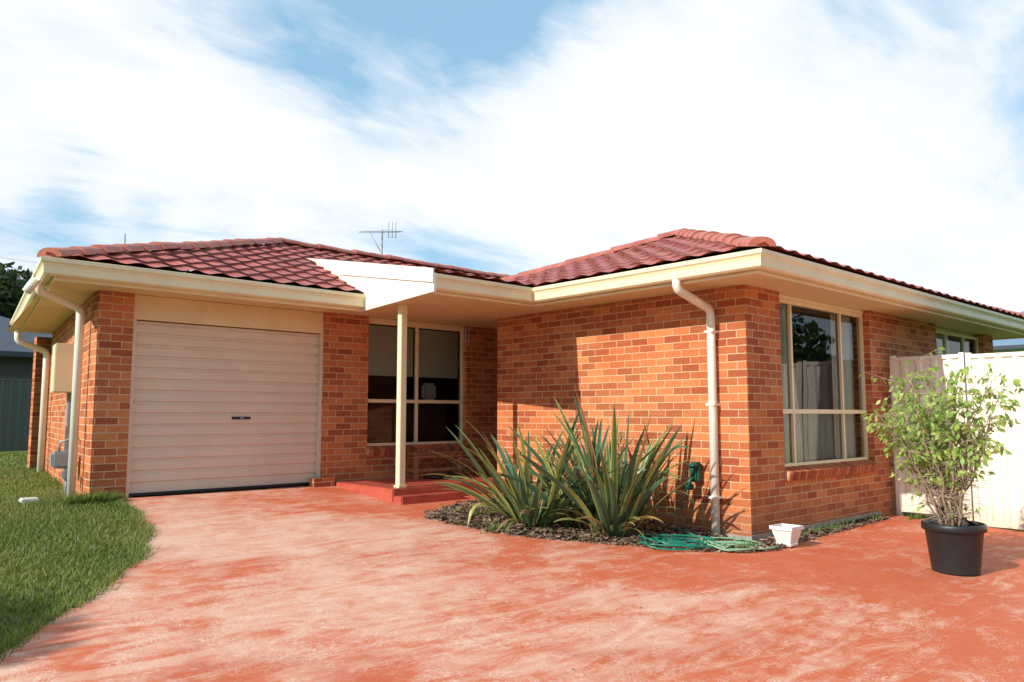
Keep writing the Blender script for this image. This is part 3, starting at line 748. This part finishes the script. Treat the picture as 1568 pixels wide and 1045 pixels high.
V=[];Fc=[];C=[]
for cxx,cyy in ((8.6,4.33),(9.4,4.34),(8.2,4.32),(10.2,4.36),(7.2,7.2),(6.1,6.9),(7.1,4.3),(10.8,4.1),(5.4,6.2),(7.0,6.0),(6.9,6.6),(9.0,4.32),(5.7,6.9)):
    for _ in range(60):
        x=cxx+random.gauss(0,.09);y=cyy+random.gauss(0,.03); a=random.uniform(0,6.28);h=random.uniform(.03,.11);w=.008;i=len(V);z=g(y)
        V.extend([(x-w*math.cos(a),y-w*math.sin(a),z),(x+w*math.cos(a),y+w*math.sin(a),z),(x+random.gauss(0,.03),y+random.gauss(0,.03),z+h)]);Fc.append((i,i+1,i+2));C.extend([(.14,.22,.05)]*3)
mk('weeds',V,Fc,BLADE,cols=C)

# ---------------------------------------------------------------- potted tree
PT=empty('potted_tree'); px_,py_=7.78,2.62; pz=g(py_)
lathe('pot',[(0,0),(.19,0),(.195,.02),(.235,.36),(.245,.37),(.262,.375),(.262,.43),(.25,.44),(.235,.43),(.232,.36),(0,.355)],(px_,py_,pz),BLACK,PT,n=36)
lathe('pot_soil',[(0,.375),(.232,.372)],(px_,py_,pz),MULCH,PT)
V=[];Fc=[];C=[];TV=[];TF=[]
rr=random.Random(4)
def lf(p,s,dirv):
    a=(dirv*.6+Vector((rr.gauss(0,.45),rr.gauss(0,.45),rr.gauss(0,.35)-.9))).normalized(); b_=a.cross(Vector((rr.gauss(0,1),rr.gauss(0,1),rr.gauss(0,1)))).normalized()
    i=len(V); V.extend([p,p+a*s*.45+b_*s*.27,p+a*s,p+a*s*.45-b_*s*.27]); Fc.append((i,i+1,i+2,i+3))
    t=rr.random(); c=(.20+.20*t,.36+.16*t,.06+.06*t)
    if rr.random()<.2: c=(.52,.58,.18)
    C.extend([c]*4)
for s_ in range(32):
    az=rr.uniform(0,6.283); r0=rr.uniform(.0,.09); L=rr.uniform(1.0,1.66); spread=rr.uniform(.08,.54)
    p=Vector((px_+r0*math.cos(az),py_+r0*math.sin(az),pz+.36)); P=[p]; n=9
    for i in range(n):
        t=(i+1)/n; q=Vector((px_+math.cos(az)*(r0+spread*t**1.2),py_+math.sin(az)*(r0+spread*t**1.2),pz+.36+L*t-.12*spread*t*t)); q+=Vector((rr.gauss(0,.02),rr.gauss(0,.02),0)); P.append(q)
    tube('stem',P,.006,TWIG,PT,n=5,radii=[.012*(1-.8*i/n) for i in range(n+1)])
    for i in range(1,n+1):
        for _ in range(4):
            a2=rr.uniform(0,6.283); l=rr.uniform(.10,.28); d=Vector((math.cos(a2),math.sin(a2),rr.uniform(-.1,.9))).normalized()
            e=P[i]+d*l; e.z-=rr.uniform(0,.12)
            k0=len(TV); w=Vector((-d.y,d.x,0))*.0035; u2=Vector((0,0,.0035))
            TV.extend([P[i]-w,P[i]+w,P[i]+u2*1.5,e-w*.3,e+w*.3,e+u2*.4]); TF.extend([(k0,k0+1,k0+4,k0+3),(k0+1,k0+2,k0+5,k0+4),(k0+2,k0,k0+3,k0+5)])
            hgt=(P[i].z-pz)
            if rr.random()< max(.04,min(.9,(hgt-.65)/.5)):
                for _ in range(rr.randint(3,6)):
                    t=rr.random(); lf(P[i].lerp(e,.3+.7*t)+Vector((rr.gauss(0,.015),rr.gauss(0,.015),rr.gauss(0,.015))),rr.uniform(.04,.08),d)
mk('twigs',TV,TF,TWIG,PT)
mk('leaves',V,Fc,LEAF,PT,cols=C)
PL=empty('power_line')
for k,(z1,z2) in enumerate(((15.2,12.0),(13.3,10.2))):
    Pn=[]
    for i in range(13):
        t=i/12; Pn.append((-30+60*t,62+10*t,z1+(z2-z1)*t+5*(t-.5)**2*1.2))
    tube('wire',Pn,.012,GREY,PL,n=4)
print('done')
